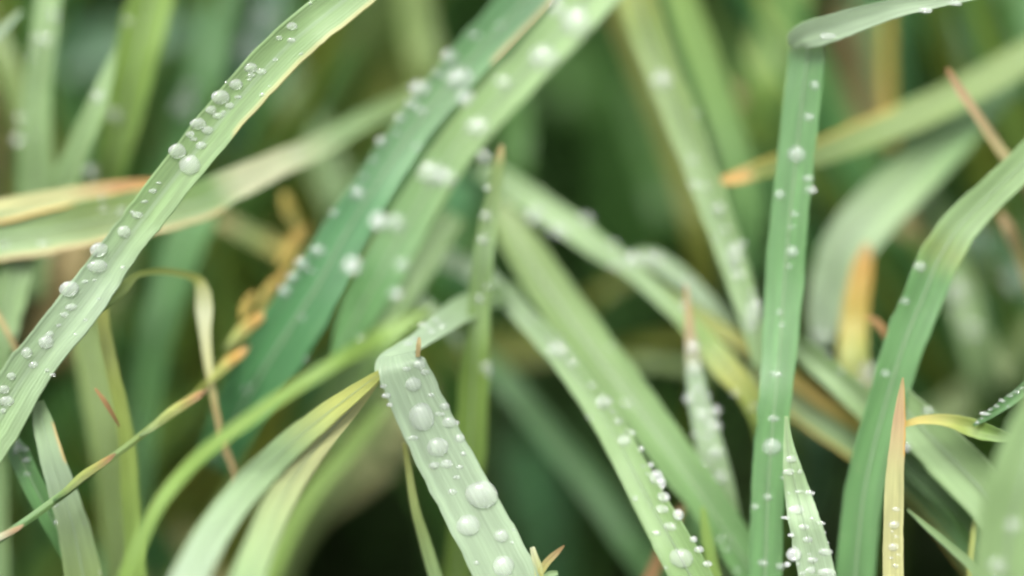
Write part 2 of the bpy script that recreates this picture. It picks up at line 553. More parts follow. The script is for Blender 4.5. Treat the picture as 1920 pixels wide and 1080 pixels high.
F('f20', 'blurred olive leaf lying level behind the upright blade at centre', [(1060, 640, 50, 7), (980, 650, 60, 7), (900, 655, 60, 7), (820, 660, 60, 7), (740, 690, 60, 7.5)], 'olive')
F('f21', 'broad dull olive leaf blurred below the yellow folded stalk', [(800, 740, 90, 9), (690, 820, 130, 9), (560, 910, 150, 8), (440, 1000, 160, 7), (340, 1100, 160, 6)], 'straw')
F('f22', 'dull sage leaf blurred behind the pale pair of blades', [(740, 740, 60, 7), (640, 860, 90, 7), (560, 950, 90, 7), (480, 1090, 90, 7)], 'sage')
F('f23', 'blurred teal leaf under the widest teal blade', [(640, 700, 60, 6), (560, 760, 90, 6), (460, 840, 90, 6.5), (380, 930, 90, 7)], 'teal')
# right background
F('f24', 'bright green blurred blade at the top behind the bent blade', [(1480, -30, 80, 6), (1455, 70, 88, 6), (1430, 170, 80, 6), (1420, 290, 60, 6.5)], 'fresh')
F('f25', 'yellow stemmed blade hanging under the bent tip at the upper right', [(1664, 10, 16, 5), (1662, 90, 20, 5), (1664, 180, 22, 5), (1672, 280, 18, 5)], 'stemgold')
F('f26', 'dim teal blade behind the yellow stem at the upper right', [(1640, -20, 60, 10), (1640, 90, 80, 10), (1645, 200, 80, 10), (1650, 300, 60, 10)], 'teal')
F('f27', 'blue green blade blurred at the top right corner', [(1870, -30, 70, 9), (1840, 60, 80, 9), (1810, 150, 80, 9), (1780, 250, 70, 9.5)], 'bluegrey')
F('f28', 'green blade blurred against the right edge near the top', [(1930, -20, 90, 8), (1900, 100, 90, 8), (1890, 220, 80, 8.5)], 'green')
F('f29', 'brownish dead blade blurred in the gap right of the bend', [(1580, 0, 30, 9), (1600, 80, 44, 9), (1620, 170, 44, 9), (1640, 260, 36, 9)], 'brown', mat=M_DRY)
F('f30', 'small pinkish dead leaf blurred left of the bent blade', [(1325, 150, 22, 6), (1355, 170, 32, 6), (1390, 190, 20, 6)], 'pink', mat=M_DRY)
F('f31', 'grey blue leaf blurred right of the tall bent blade', [(1500, 300, 30, 6), (1530, 360, 40, 6), (1545, 430, 44, 6.5), (1550, 510, 40, 7)], 'bluegrey')
F('f32', 'pale blurred leaf with the large blurred drop, upper right', [(1690, 290, 50, 4), (1720, 350, 62, 4), (1755, 410, 66, 4), (1790, 480, 60, 4.3)], 'pale')
F('f33', 'pinkish dead leaf blurred beneath the large blurred drop', [(1650, 370, 30, 6), (1690, 410, 40, 6), (1740, 440, 30, 6)], 'pink', mat=M_DRY)
F('f34', 'pale beaded blade blurred right of the broad curved blade', [(1780, 480, 50, 4), (1805, 550, 62, 4), (1828, 640, 62, 4), (1850, 730, 60, 4.3), (1870, 800, 50, 5)], 'pale')
F('f35', 'green leaf blurred in the lower part of the right edge', [(1950, 520, 60, 7), (1880, 560, 80, 7), (1820, 620, 80, 7.5)], 'green')
F('f36', 'grey blue blurred leaf at the right edge, mid height', [(1800, 430, 40, 6), (1860, 460, 50, 6), (1930, 540, 50, 6), (1990, 610, 50, 6.5)], 'bluegrey')
F('f37', 'sage blade slanting up to the right edge behind the beaded tip', [(1950, 610, 50, 5.5), (1880, 680, 60, 5.5), (1820, 740, 60, 5.5), (1740, 800, 60, 5.5)], 'sage')
F('f38', 'dim olive green blade behind the curved blade on the right', [(1930, 460, 60, 9), (1860, 520, 100, 9), (1800, 600, 100, 9), (1760, 700, 90, 9)], 'mid')
F('f39', 'grey green blurred leaf between the two tall right blades', [(1510, 740, 40, 6), (1530, 820, 56, 6), (1520, 900, 40, 6.5), (1500, 980, 40, 7)], 'bluegrey')
F('f40', 'soft green leaf behind the lower ends of the paired blades', [(1290, 960, 40, 5), (1330, 1010, 60, 5), (1380, 1090, 70, 5)], 'green')

# left cluster, moderately soft
blade('L1', 'pale upright blade near the left edge, soft, running down to the straw coloured leaf',
      [(95, -40, 46, 2.6), (84, 60, 48, 2.6), (70, 160, 52, 2.7), (66, 250, 60, 2.8), (70, 340, 72, 3), (66, 430, 70, 3.2), (50, 560, 66, 3.6)], 'pale', roll=12)
blade('L2', 'grey green blade leaning in from the left edge near the top', [(-30, 20, 30, 4), (10, 110, 42, 3.8), (40, 200, 44, 3.8), (70, 290, 44, 3.8), (95, 370, 40, 4)], 'sage', roll=-20)
blade('L3', 'small pale blade tip in the very top left corner', [(40, 20, 6, 2), (18, 42, 14, 2), (-15, 75, 18, 2)], 'palegrey')
blade('L5', 'broad bright green blade near the top left', [(300, -60, 84, 2.6), (283, 0, 84, 2.6), (258, 100, 84, 2.6), (236, 200, 70, 2.7), (212, 300, 58, 2.8), (195, 380, 50, 3)], 'fresh', roll=-18)
blade('L4', 'pale pointed blade in front of the broad bright green one', [(216, 92, 5, 2), (205, 130, 20, 2), (180, 200, 38, 2), (150, 270, 46, 2.1), (120, 340, 52, 2.3), (95, 410, 50, 2.6)], 'pale', roll=18)
blade('L10', 'wavy edged grey green blade at the left edge, mid height', [(60, 440, 46, 1.8), (32, 510, 60, 1.8), (10, 590, 62, 1.8), (4, 660, 40, 1.8), (-8, 760, 34, 2), (-6, 900, 34, 2.4), (-4, 1100, 40, 2.6)], 'pale', wobble=3)
blade('L11', 'thin tan stem at the left edge below the wavy blade', [(-10, 580, 9, 1.2), (15, 625, 10, 1.2), (38, 670, 10, 1.3)], 'tan', mat=M_DRY)
blade('T', 'long arched straw green leaf entering from the left edge behind the beaded blade',
      [(790, 165, 24, 3.6), (750, 190, 34, 3.4), (680, 225, 40, 3), (600, 272, 44, 2.6), (520, 308, 50, 2.2), (440, 345, 62, 1.8), (370, 378, 74, 1.6), (280, 398, 84, 1.6), (190, 412, 88, 1.6), (90, 432, 88, 1.6), (-20, 448, 92, 1.6)],
      [(0, 'sage'), (.25, 'pale'), (.4, 'cream'), (.48, 'cream'), (.56, 'soft'), (.8, 'sage'), (1, 'pale')], lit=0, edge=(1, 'tan', .55, 1), keel=.12)
blade('T2', 'narrow straw coloured blade with rusty edge lying along the arched leaf',
      [(345, 338, 5, 1.9), (290, 343, 16, 1.8), (220, 350, 24, 1.7), (120, 370, 36, 1.6), (20, 392, 44, 1.6), (-30, 402, 46, 1.6)],
      [(0, 'orange'), (.4, 'rust'), (.6, 'straw'), (1, 'straw')], edge=(1, 'orange', 0, 1), mat=M_DRY, roll=20)
blade('G1', 'broad blue green blade blurred behind the arched yellow stem',
      [(385, 390, 60, 3.6), (352, 440, 74, 3.6), (318, 540, 72, 3.6), (290, 640, 66, 3.6), (268, 760, 62, 3.8), (250, 900, 66, 3.8), (225, 1000, 66, 3.8), (200, 1100, 66, 3.8)], 'green', roll=25)
blade('Y3', 'pale blurred blade just left of the yellow green stem',
      [(140, 540, 40, 2.6), (160, 620, 58, 2.6), (180, 720, 60, 2.6), (200, 840, 62, 2.6), (215, 960, 60, 2.7), (230, 1100, 60, 2.8)], 'sage')
blade('Y2', 'yellow green stem standing at the lower left', [(190, 560, 20, .8), (196, 620, 24, .8), (212, 700, 25, .8), (228, 770, 28, .9), (240, 850, 32, 1), (246, 950, 35, 1.1), (258, 1100, 38, 1.2)], [(0, 'yel'), (1, 'fresh')], roll=-10)
blade('Y1', 'thin yellow blade arched over at the top, its brown tip hanging',
      [(448, 918, 4, 1.6), (436, 875, 10, 1.5), (420, 835, 11, 1.4), (408, 785, 12, 1.3), (398, 730, 14, 1.2), (389, 670, 18, 1.2), (384, 620, 22, 1.2), (382, 580, 32, 1.2), (380, 548, 28, 1.2), (371, 525, 18, 1.2), (345, 514, 12, 1.1), (300, 508, 12, .9), (258, 516, 12, .6), (232, 540, 22, .4), (205, 565, 18, .3), (180, 590, 8, .3)],
      [(0, 'pink'), (.2, 'tan'), (.3, 'straw'), (.45, 'cream'), (.6, 'yel'), (1, 'fresh')], keel=.2, twist=30)
blade('G3', 'thin dead tan sliver left of the yellow green stem', [(178, 728, 4, .3), (196, 752, 9, .3), (214, 782, 7, .4), (224, 800, 3, .5)], 'rust', mat=M_DRY)

# the teal and pale pair through the middle
blade('C', 'broad pale green blade with large soft drops, slanting beside the teal one',
      [(1165, -70, 88, -1.9), (1108, -5, 88, -1.9), (1045, 65, 84, -1.9), (965, 150, 80, -1.9), (868, 258, 78, -1.9), (812, 338, 78, -1.9), (752, 440, 84, -1.9), (712, 515, 86, -1.9), (676, 580, 76, -1.8), (648, 632, 50, -1.7), (622, 690, 6, -1.6)],
      [(0, 'pale'), (.4, 'soft'), (.7, 'green'), (1, 'green')], lit=5, keel=.10, root=False)
blade('C2', 'narrower green blade emerging below the broad pale green one', [(850, 400, 50, 3), (790, 480, 74, 2.9), (735, 560, 80, 2.8), (690, 640, 80, 2.8), (640, 730, 76, 3), (590, 830, 70, 3.2)], 'soft', roll=8)
blade('B', 'wide teal green blade slanting from the top centre down to the left',
      [(1060, -90, 84, 2.3), (1000, -15, 86, 2.2), (925, 65, 84, 2), (848, 150, 76, 1.8), (772, 245, 74, 1.7), (706, 345, 78, 1.6), (650, 435, 88, 1.6), (598, 530, 104, 1.6), (540, 620, 112, 1.7), (480, 715, 108, 1.9), (430, 810, 90, 2.2), (400, 880, 70, 2.6)],
      [(0, 'teal'), (.3, 'green'), (.5, 'teal'), (1, 'teal')], roll=4, edge=(1, 'tan', 0, .22), keel=.12)
blade('G2', 'long fresh green arching blade crossing the teal one at the lower left',
      [(812, 578, 6, -2.3), (770, 600, 24, -2.3), (710, 634, 32, -2.3), (640, 673, 28, -1.9), (560, 722, 26, -1.8), (480, 776, 26, -1.7), (400, 834, 26, -1.6), (335, 897, 26, -1.5), (285, 968, 26, -1.5), (240, 1070, 28, -1.5), (205, 1150, 28, -1.4)],
      'fresh', roll=22)
blade('AO', 'small pale grey blade end left of the folded leaf top', [(735, 505, 16, 3), (775, 550, 22, 3), (825, 600, 22, 3), (870, 650, 18, 3.3)], 'palegrey')
blade('AP', 'pale grey blade leading in to the upright blade from the left', [(770, 450, 26, 4), (820, 478, 34, 4), (880, 505, 36, 3.6), (940, 550, 30, 3.2)], 'palegrey')
blade('P3', 'soft green blade right of the pale pair at the bottom', [(720, 760, 20, 3), (665, 830, 30, 3), (600, 905, 34, 3), (545, 985, 36, 3), (500, 1090, 38, 3)], 'fresh')
blade('P2', 'inner pale blade of the pair spreading from the fold',
      [(708, 712, 12, .3), (660, 765, 30, 0), (600, 830, 42, -.5), (548, 900, 52, -1), (505, 980, 58, -1.5), (462, 1090, 64, -2)],
      [(0, 'yel'), (.3, 'straw'), (1, 'pale')], keel=.05, lit=8)
blade('P1', 'outer pale yellow blade of the pair spreading from the fold',
      [(716, 698, 14, .2), (670, 732, 30, -.1), (600, 786, 44, -.5), (530, 846, 52, -.9), (465, 912, 58, -1.3), (405, 992, 62, -1.7), (352, 1090, 68, -2.1)],
      [(0, 'yel'), (.25, 'yel'), (.5, 'pale'), (1, 'palegrey')], keel=.05, lit=8)
blade('D', 'upright light green blade with a pinkish tip at the centre',
      [(941, 272, 6, 1.4), (936, 300, 18, 1.4), (928, 350, 26, 1.4), (916, 415, 34, 1.4), (906, 490, 40, 1.4), (899, 570, 42, 1.5), (893, 650, 50, 1.5), (888, 730, 56, 1.6), (884, 810, 58, 1.7), (876, 900, 58, 1.8), (866, 1000, 56, 1.9), (856, 1100, 54, 2)],
      [(0, 'pink'), (.04, 'tan'), (.12, 'sage'), (.35, 'pale'), (.6, 'fresh'), (1, 'fresh')], roll=-22)

# right of centre
blade('J0', 'olive green blade close behind the long yellowish one at the top', [(1130, -60, 40, 5), (1160, 20, 46, 5), (1200, 120, 48, 5), (1245, 230, 50, 5), (1285, 350, 50, 5), (1310, 450, 48, 5), (1325, 560, 44, 5.4)], 'olive')
blade('J2', 'soft green blade right of the long yellowish one at the top', [(1255, -60, 54, 3.6), (1285, 20, 58, 3.6), (1325, 130, 62, 3.6), (1358, 230, 64, 3.6), (1385, 330, 62, 3.6), (1402, 430, 58, 3.7), (1412, 520, 50, 4)], [(0, 'fresh'), (1, 'green')])
blade('J1', 'long pale yellowish blade with bright drops near the top right of centre',
      [(1165, -80, 78, 2.4), (1190, -10, 76, 2.4), (1222, 80, 70, 2.4), (1260, 180, 66, 2.3), (1298, 280, 62, 2.2), (1332, 370, 58, 2), (1362, 450, 56, 1.9), (1388, 530, 50, 1.8), (1410, 610, 38, 1.7), (1428, 690, 28, 1.7)],
      [(0, 'yel'), (.2, 'sage'), (.6, 'pale'), (1, 'pale')], roll=18)
blade('Fs', 'light green strip with beads crossing to the yellow twist right of centre',
      [(900, 310, 30, 3.6), (950, 345, 50, 3.4), (1010, 384, 50, 3.2), (1070, 424, 48, 3), (1125, 466, 44, 2.8), (1180, 502, 34, 2.6), (1235, 552, 32, 2.4), (1285, 600, 34, 2.2), (1325, 645, 44, 2), (1362, 690, 50, 1.9), (1400, 735, 40, 1.9), (1424, 790, 30, 2), (1435, 850, 26, 2.2)],
      [(0, 'pale'), (.5, 'pale'), (.65, 'fresh'), (.78, 'yel'), (1, 'fresh')], roll=-14, twist=30)
blade('F2', 'pale strip forking off the beaded strip right of the dark hollow',
      [(1170, 492, 20, 2.7), (1215, 482, 34, 2.7), (1265, 510, 36, 2.6), (1310, 552, 36, 2.6), (1355, 610, 44, 2.6), (1400, 680, 50, 2.6), (1430, 760, 44, 2.8)], [(0, 'pale'), (.5, 'palegrey'), (1, 'sage')])
blade('H', 'narrow grey blade with a pink tip and a row of soft drops',
      [(1286, 535, 6, 1.6), (1291, 590, 12, 1.6), (1299, 670, 28, 1.6), (1308, 740, 38, 1.6), (1322, 800, 46, 1.6), (1336, 860, 54, 1.6), (1350, 930, 60, 1.7), (1364, 1010, 60, 1.9), (1378, 1100, 60, 2.1)],
      [(0, 'pink'), (.15, 'pink'), (.3, 'palegrey'), (1, 'pale')], roll=12)
blade('E2', 'long light green blade running to the bottom right, upper of two alongside',
      [(930, 380, 40, 3), (965, 440, 62, 2.8), (1030, 540, 80, 2.4), (1105, 645, 84, 2), (1180, 742, 80, 1.7), (1250, 838, 78, 1.5), (1318, 930, 74, 1.4), (1380, 1020, 70, 1.4), (1435, 1110, 66, 1.4)],
      [(0, 'sage'), (.5, 'soft'), (1, 'green')], roll=-12, keel=.3)
blade('E1', 'long light green blade with beads along its edge, lower of two alongside',
      [(890, 490, 20, 2.8), (930, 535, 34, 2.4), (985, 595, 40, 2), (1045, 660, 46, 1.6), (1095, 725, 50, 1.3), (1140, 795, 54, 1), (1180, 868, 58, .7), (1220, 945, 64, .5), (1262, 1020, 72, .3), (1310, 1110, 80, .2)],
      [(0, 'palegrey'), (.4, 'pale'), (1, 'soft')], roll=10, keel=.16)
blade('AL', 'rusty brown dead stem crossing behind the long beaded blade at the bottom', [(1292, 925, 10, 1.6), (1272, 965, 16, 1.6), (1245, 1020, 20, 1.6), (1215, 1095, 28, 1.6)], [(0, 'tan'), (1, 'rust')], mat=M_DRY)
blade('AS', 'thin yellow green blade standing between the paired blades at the bottom', [(1318, 950, 8, 1), (1324, 1000, 20, 1), (1334, 1050, 22, 1), (1344, 1100, 24, 1)], 'fresh')

# right side
blade('AB1', 'olive green blade with an orange dead tip crossing behind the bent blade',
      [(1340, 341, 8, 2), (1375, 334, 22, 2), (1420, 320, 32, 2), (1470, 306, 38, 2.2), (1540, 285, 48, 2.5), (1630, 250, 58, 2.8), (1730, 208, 60, 3), (1830, 158, 60, 3.2), (1940, 98, 60, 3.4)],
      [(0, 'brown'), (.05, 'orange'), (.17, 'orange'), (.24, 'olive'), (.5, 'sage'), (1, 'sage')], roll=-20, edge=(1, 'gold', .2, .7))
blade('AB2', 'wide pale grey green leaf bending down right of the tall bent blade',
      [(1910, 150, 40, 4), (1850, 195, 60, 3.8), (1780, 262, 80, 3.4), (1712, 328, 96, 3.1), (1640, 398, 104, 2.9), (1586, 468, 96, 2.8), (1558, 540, 80, 2.8), (1545, 600, 58, 2.8), (1538, 650, 30, 2.8)],
      [(0, 'green'), (.4, 'pale'), (1, 'palegrey')], roll=14)
blade('AC', 'thin pinkish tan stem slanting down to the curved blade', [(1776, 128, 8, 1.3), (1798, 165, 16, 1.3), (1832, 215, 18, 1.3), (1868, 268, 20, 1.4), (1905, 320, 20, 1.5), (1940, 380, 18, 1.8)], [(0, 'rust'), (.2, 'pink'), (1, 'straw')], mat=M_DRY)
blade('AE', 'short pink tipped stem by the right edge', [(1876, 400, 12, 2.2), (1895, 435, 22, 2.2), (1915, 485, 20, 2.4), (1940, 560, 18, 2.6)], [(0, 'pink'), (.5, 'tan'), (1, 'yel')], mat=M_DRY)
blade('AA', 'dead orange and yellow leaf standing between the two tall right blades',
      [(1626, 456, 10, 2.6), (1619, 492, 34, 2.6), (1609, 550, 46, 2.6), (1601, 610, 50, 2.6), (1600, 670, 54, 2.4), (1618, 730, 50, 2.4), (1650, 790, 44, 2.4), (1680, 850, 40, 2)],
      [(0, 'pink'), (.15, 'orange'), (.35, 'gold'), (.55, 'yel'), (1, 'sage')], roll=15)
blade('AK', 'short rusty curved sliver left of the broad curved blade', [(1622, 592, 4, 1.5), (1642, 602, 13, 1.5), (1660, 625, 14, 1.5), (1676, 655, 10, 1.6)], 'rust', mat=M_DRY)
blade('AJ', 'pale blade with yellow underside running behind both tall right blades',
      [(1290, 600, 20, 3), (1350, 655, 34, 2.8), (1420, 705, 46, 2.5), (1490, 755, 54, 2.3), (1555, 800, 56, 2.2), (1620, 845, 52, 2.2), (1690, 900, 44, 2.4), (1760, 970, 44, 2.6), (1860, 1100, 44, 2.8)],
      [(0, 'yel'), (.5, 'pale'), (1, 'green')], edge=(-1, 'gold', 0, 1), roll=-20, keel=.3)
blade('AT', 'yellow green strand crossing behind the tall bent blade to the lower right', [(1215, 520, 10, 2.6), (1270, 562, 20, 2.5), (1335, 606, 26, 2.4), (1405, 652, 30, 2.3), (1475, 700, 32, 2.2), (1545, 752, 30, 2.1), (1620, 805, 26, 2.1), (1700, 870, 24, 2.3), (1800, 980, 24, 2.6)], [(0, 'fresh'), (.3, 'yel'), (.6, 'gold'), (1, 'fresh')], roll=10)
blade('AI', 'ribbed pale blade running down right between the two tall right blades',
      [(1470, 625, 30, 1.8), (1530, 678, 46, 1.7), (1590, 730, 50, 1.6), (1650, 785, 52, 1.6), (1700, 830, 50, 1.8), (1760, 900, 46, 2)], 'pale', keel=.3, roll=12)
blade('U2', 'dark layered green blade under the wide folded leaf at the lower right',
      [(1675, 835, 30, 1.6), (1720, 880, 46, 1.5), (1775, 935, 48, 1.4), (1825, 1000, 46, 1.4), (1880, 1100, 44, 1.5)], 'mid', edge=(1, 'olive', 0, 1))
blade('U', 'wide pale green leaf spreading to the lower right behind the yellow curl',
      [(1670, 735, 50, 1), (1715, 790, 80, .9), (1775, 852, 92, .8), (1838, 918, 94, .7), (1900, 985, 92, .6), (1970, 1060, 84, .5)], 'pale', roll=12, keel=.2)
blade('V', 'twisted yellow green leaf curling over the wide pale one',
      [(1692, 797, 10, .3), (1730, 787, 16, .3), (1780, 789, 24, .3), (1822, 802, 34, .3), (1862, 814, 28, .2), (1905, 824, 10, .1)], [(0, 'gold'), (.4, 'yel'), (.7, 'fresh'), (1, 'pale')], keel=.25, twist=70)
blade('X2', 'short yellow stem beside the soft nearest blade, bottom right', [(1836, 945, 8, .9), (1829, 985, 12, .9), (1822, 1050, 13, .9), (1818, 1110, 13, .9)], 'yel')
blade('Z', 'thin pale blade tip over the dark gap at the bottom right', [(1702, 955, 4, .5), (1735, 985, 10, .5), (1785, 1028, 16, .5), (1840, 1078, 20, .5), (1880, 1130, 20, .6)], 'pale')
blade('W', 'thin blade covered in tiny beads at the right edge', [(1825, 798, 5, .2), (1855, 778, 15, .2), (1895, 750, 22, .2), (1945, 712, 26, .2)], [(0, 'green'), (1, 'green')], roll=25, root=True)
blade('Q', 'broad smooth green blade curving in from the right edge',
      [(1990, 235, 58, .9), (1920, 306, 60, .9), (1855, 368, 62, .9), (1800, 425, 70, .9), (1760, 488, 78, .9), (1735, 550, 76, .9), (1705, 620, 76, .9), (1680, 695, 74, .9), (1655, 780, 72, .9), (1632, 870, 72, .9), (1616, 960, 74, .9), (1603, 1100, 76, .9)],
      [(0, 'pale'), (.28, 'pale'), (.34, 'sage'), (.42, 'green'), (1, 'green')], roll=-12, keel=.10)
rb = blade('R', 'tall green blade sharply bent over at its top, right of centre',
      [(1512, 72, 44, .9), (1513, 92, 66, .9), (1510, 130, 69, .9), (1502, 200, 70, .9), (1492, 300, 69, .9), (1479, 420, 71, .9), (1470, 540, 72, .9), (1461, 660, 66, .8), (1454, 740, 62, .7), (1447, 820, 62, .7), (1441, 900, 62, .7), (1437, 1000, 62, .7), (1434, 1110, 64, .7)],
      [(0, 'straw'), (.03, 'pale'), (.15, 'green'), (1, 'green')], tip=False, keel=.12, roll=8)
BLADES['bent'] = ribbon('bent_tip', [(1484, 88, 16, .8), (1496, 74, 42, .7), (1520, 64, 52, .6), (1556, 54, 52, .5), (1610, 36, 46, .4), (1680, 16, 35, .3), (1760, 3, 22, .2), (1850, -12, 14, .1), (1930, -22, 10, 0)][::-1],
       'palegrey', parent=rb, root=False, keel=.12, roll=-10)
blade('O', 'light green leaf dotted with bright drops at the bottom, right of centre',
      [(1474, 780, 6, .2), (1478, 830, 18, .15), (1486, 880, 36, .1), (1497, 930, 50, .1), (1509, 980, 60, 0), (1522, 1030, 66, 0), (1537, 1100, 70, 0)], [(0, 'pale'), (1, 'palegrey')], roll=-8, keel=.15)
blade('N', 'straw coloured dead blade with rusty edge and a column of drops',
      [(1693, 708, 3, 0), (1690, 740, 13, 0), (1686, 790, 24, 0), (1681, 850, 31, 0), (1677, 920, 36, 0), (1675, 1000, 38, 0), (1675, 1100, 40, 0)],
      [(0, 'tan'), (.3, 'pink'), (.6, 'straw'), (1, 'straw')], edge=(1, 'orange', .05, .5), mat=M_DRY, keel=.2)
blade('X', 'nearest green blade, very soft, in the bottom right corner',
      [(1990, 700, 90, -2.2), (1955, 800, 116, -2.2), (1920, 900, 124, -2.2), (1895, 1000, 124, -2.1), (1885, 1110, 120, -2)], 'pale', roll=-15)

# left front
blade('A3', 'short green blade carrying a bright drop at the bottom left', [(18, 815, 22, .6), (34, 850, 40, .5), (58, 900, 42, .5), (92, 965, 42, .6), (130, 1030, 42, .8), (170, 1110, 42, 1)], 'green', roll=10)
blade('A2', 'grey green blade with a reddish margin hanging at the bottom left',
      [(72, 752, 20, .3), (82, 800, 40, .3), (98, 860, 46, .3), (120, 930, 54, .4), (140, 1000, 62, .5), (160, 1100, 70, .6)], [(0, 'pale'), (.5, 'palegrey'), (1, 'sage')], edge=(1, 'tan', .2, .45), keel=.22)
blade('A', 'long pale blade edged with bright drops slanting across the left side',
      [(765, -88, 66, .3), (704, -44, 72, .2), (643, 3, 76, .1), (583, 50, 78, 0), (525, 102, 80, 0), (439, 197, 78, 0), (356, 298, 74, 0), (278, 398, 72, 0), (238, 449, 70, 0), (200, 503, 74, 0), (160, 560, 82, 0), (86, 652, 80, 0), (42, 712, 88, 0), (-12, 800, 98, 0), (-74, 900, 94, 0)],
      [(0, 'pale'), (.5, 'pale'), (.7, 'palegrey'), (1, 'pale')], edge=(1, 'straw', .05, .38), mid='palegrey', keel=.16, roll=-6, rib=0)

mb = blade('M', 'pale folded leaf hanging at the centre, covered in large drops',
      [(745, 664, 58, .15), (752, 684, 88, 0), (768, 722, 98, 0), (797, 787, 100, 0), (832, 858, 103, 0), (867, 922, 107, 0), (902, 988, 110, 0), (945, 1070, 112, 0), (990, 1160, 100, 0)],
      [(0, 'palegrey'), (1, 'palegrey')], tip=False, keel=.07, roll=-5, twist=10, rib=0)
BLADES['fold'] = ribbon('folded_leaf_half', [(706, 702, 8, .2), (722, 678, 30, .35), (752, 657, 32, .5), (785, 637, 34, .7), (825, 608, 44, 1), (868, 580, 50, 1.5), (920, 556, 44, 2), (980, 545, 30, 2.6)], [(0, 'palegrey'), (.5, 'palegrey'), (1, 'soft')], parent=mb, root=False, lit=25)
ribbon('yellow_margin', [(786, 632, 5, .1), (785, 645, 9, 0), (783, 670, 8, 0)], 'tan', parent=mb, root=False, mat=M_DRY)
blade('M2', 'thin yellow green stem just left of the folded leaf', [(757, 830, 6, .5), (766, 880, 12, .5), (778, 950, 17, .5), (798, 1020, 22, .6), (822, 1100, 26, .7)], [(0, 'yel'), (1, 'pale')], keel=.3)

sp = blade('SP', 'tiny forked sprout with a tan tip beside the folded leaf, bottom centre', [(998, 1026, 9, 0), (1003, 1045, 13, 0), (1010, 1068, 16, 0), (1014, 1110, 16, 0)], [(0, 'cream'), (1, 'yel')], name='grass_sprout', cat='grass sprout', keel=.3)
ribbon('side_shoot', [(1058, 1023, 2, -.1), (1042, 1038, 11, -.05), (1024, 1056, 14, 0), (1010, 1080, 12, 0)], [(0, 'rust'), (.4, 'tan'), (1, 'yel')], parent=sp, root=False, keel=.3, mat=M_DRY)
ribbon('side_shoot', [(1046, 1074, 8, 0), (1030, 1078, 14, 0), (1012, 1094, 14, 0)], 'pale', parent=sp, root=False, keel=.3)


# ------------------------------------------------------------------ flowering stem with spikelets
st = ribbon('flowering_stem', [(575, 420, 10, 3.2), (560, 470, 11, 2.9), (525, 525, 12, 2.5), (470, 610, 12, 2), (420, 680, 12, 1.6), (370, 735, 12, 1.1), (310, 780, 12, .7), (245, 832, 13, .3), (190, 872, 13, .1), (130, 918, 15, 0), (70, 962, 15, -.1), (10, 1004, 14, -.2), (-50, 1045, 14, -.3)],
            [(0, 'gold'), (.4, 'olive'), (.6, 'sage'), (1, 'green')], keel=-.45, thick=.9)
tag(st, 'thin flowering grass stem with brown tipped spikelets, lower left', 'grass stem')
for k, (x0, y0, x1, y1, wd, d0, d1, c) in enumerate([
        (-40, 1035, 44, 984, 16, -.3, -.2, [(0, 'pink'), (.3, 'pink'), (.5, 'cream'), (1, 'green')]),
        (100, 938, 217, 850, 20, -.1, 0, [(0, 'brown'), (.2, 'rust'), (.4, 'yel'), (1, 'green')]),
        (262, 818, 390, 729, 24, .3, .9, [(0, 'pink'), (.25, 'rust'), (.45, 'yel'), (1, 'pale')]),
        (385, 722, 468, 648, 26, 1.1, 1.6, [(0, 'pink'), (.35, 'orange'), (.6, 'yel'), (1, 'yel')]),
        (418, 655, 500, 583, 30, 1.6, 1.8, [(0, 'pink'), (.3, 'orange'), (.6, 'yel'), (1, 'sage')]),
        (450, 600, 478, 545, 28, 2, 2.2, [(0, 'gold'), (1, 'gold')]),
        (478, 575, 540, 505, 30, 2.2, 2.4, [(0, 'orange'), (.5, 'gold'), (1, 'yel')]),
        (520, 500, 568, 425, 36, 2.6, 2.9, [(0, 'orange'), (.5, 'gold'), (1, 'gold')]),
        (565, 440, 530, 360, 40, 3, 3.2, [(0, 'gold'), (1, 'olive')])]):
    mx_, my_ = (x0 + x1) / 2, (y0 + y1) / 2
    dx, dy = (x1 - x0), (y1 - y0)
    L = math.hypot(dx, dy); wd *= .8 if k < 5 else .6
    ox, oy = -dy / L * -3, dx / L * -3
    ribbon('spikelet', [(x1, y1, 3, d1), (x1 * .85 + x0 * .15, y1 * .85 + y0 * .15, wd * .75, (d0 + d1) / 2),
                        (mx_ + ox, my_ + oy, wd, (d0 + d1) / 2), (x0 * .8 + x1 * .2, y0 * .8 + y1 * .2, wd * .7, d0), (x0, y0, 5, d0)],
           c, parent=st, tip=False, root=False, keel=-.3, thick=.5, mat=M_DRY)
bs = blade('S2', 'blurred yellow brown stem branching left behind the flowering stem', [(400, 405, 14, 4.5), (440, 425, 28, 4.5), (500, 455, 28, 4.5), (545, 480, 22, 4.5)], [(0, 'tan'), (.5, 'sage'), (1, 'gold')], mat=M_DRY)

# ------------------------------------------------------------------ water drops
def drop_mesh(seed):
    bm = bmesh.new()
    bmesh.ops.create_icosphere(bm, subdivisions=4, radius=1)
    for v in bm.verts:
        k = 1 + .06 * noise.noise(v.co * 1.1 + Vector((seed * 5, 0, 0)))
        z = v.co.z
        v.co *= k
        if z < 0:
            v.co.x *= 1 + .0 * z; v.co.z *= .55
    me = bpy.data.meshes.new('water_drop'); bm.to_mesh(me); bm.free()
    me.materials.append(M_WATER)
    me.polygons.foreach_set('use_smooth', [True] * len(me.polygons))
    return me


LABELS = {}
DROPM = [drop_mesh(i) for i in range(5)]
TREES = {}
ORD = ['topmost', 'second', 'third', 'fourth', 'fifth', 'sixth', 'seventh', 'eighth', 'ninth', 'tenth', 'eleventh', 'twelfth', 'thirteenth',
       'fourteenth', 'fifteenth', 'sixteenth', 'seventeenth', 'eighteenth', 'nineteenth', 'twentieth', 'twenty-first', 'twenty-second', 'twenty-third', 'twenty-fourth', 'twenty-fifth', 'twenty-sixth', 'twenty-seventh', 'twenty-eighth', 'twenty-ninth', 'thirtieth']


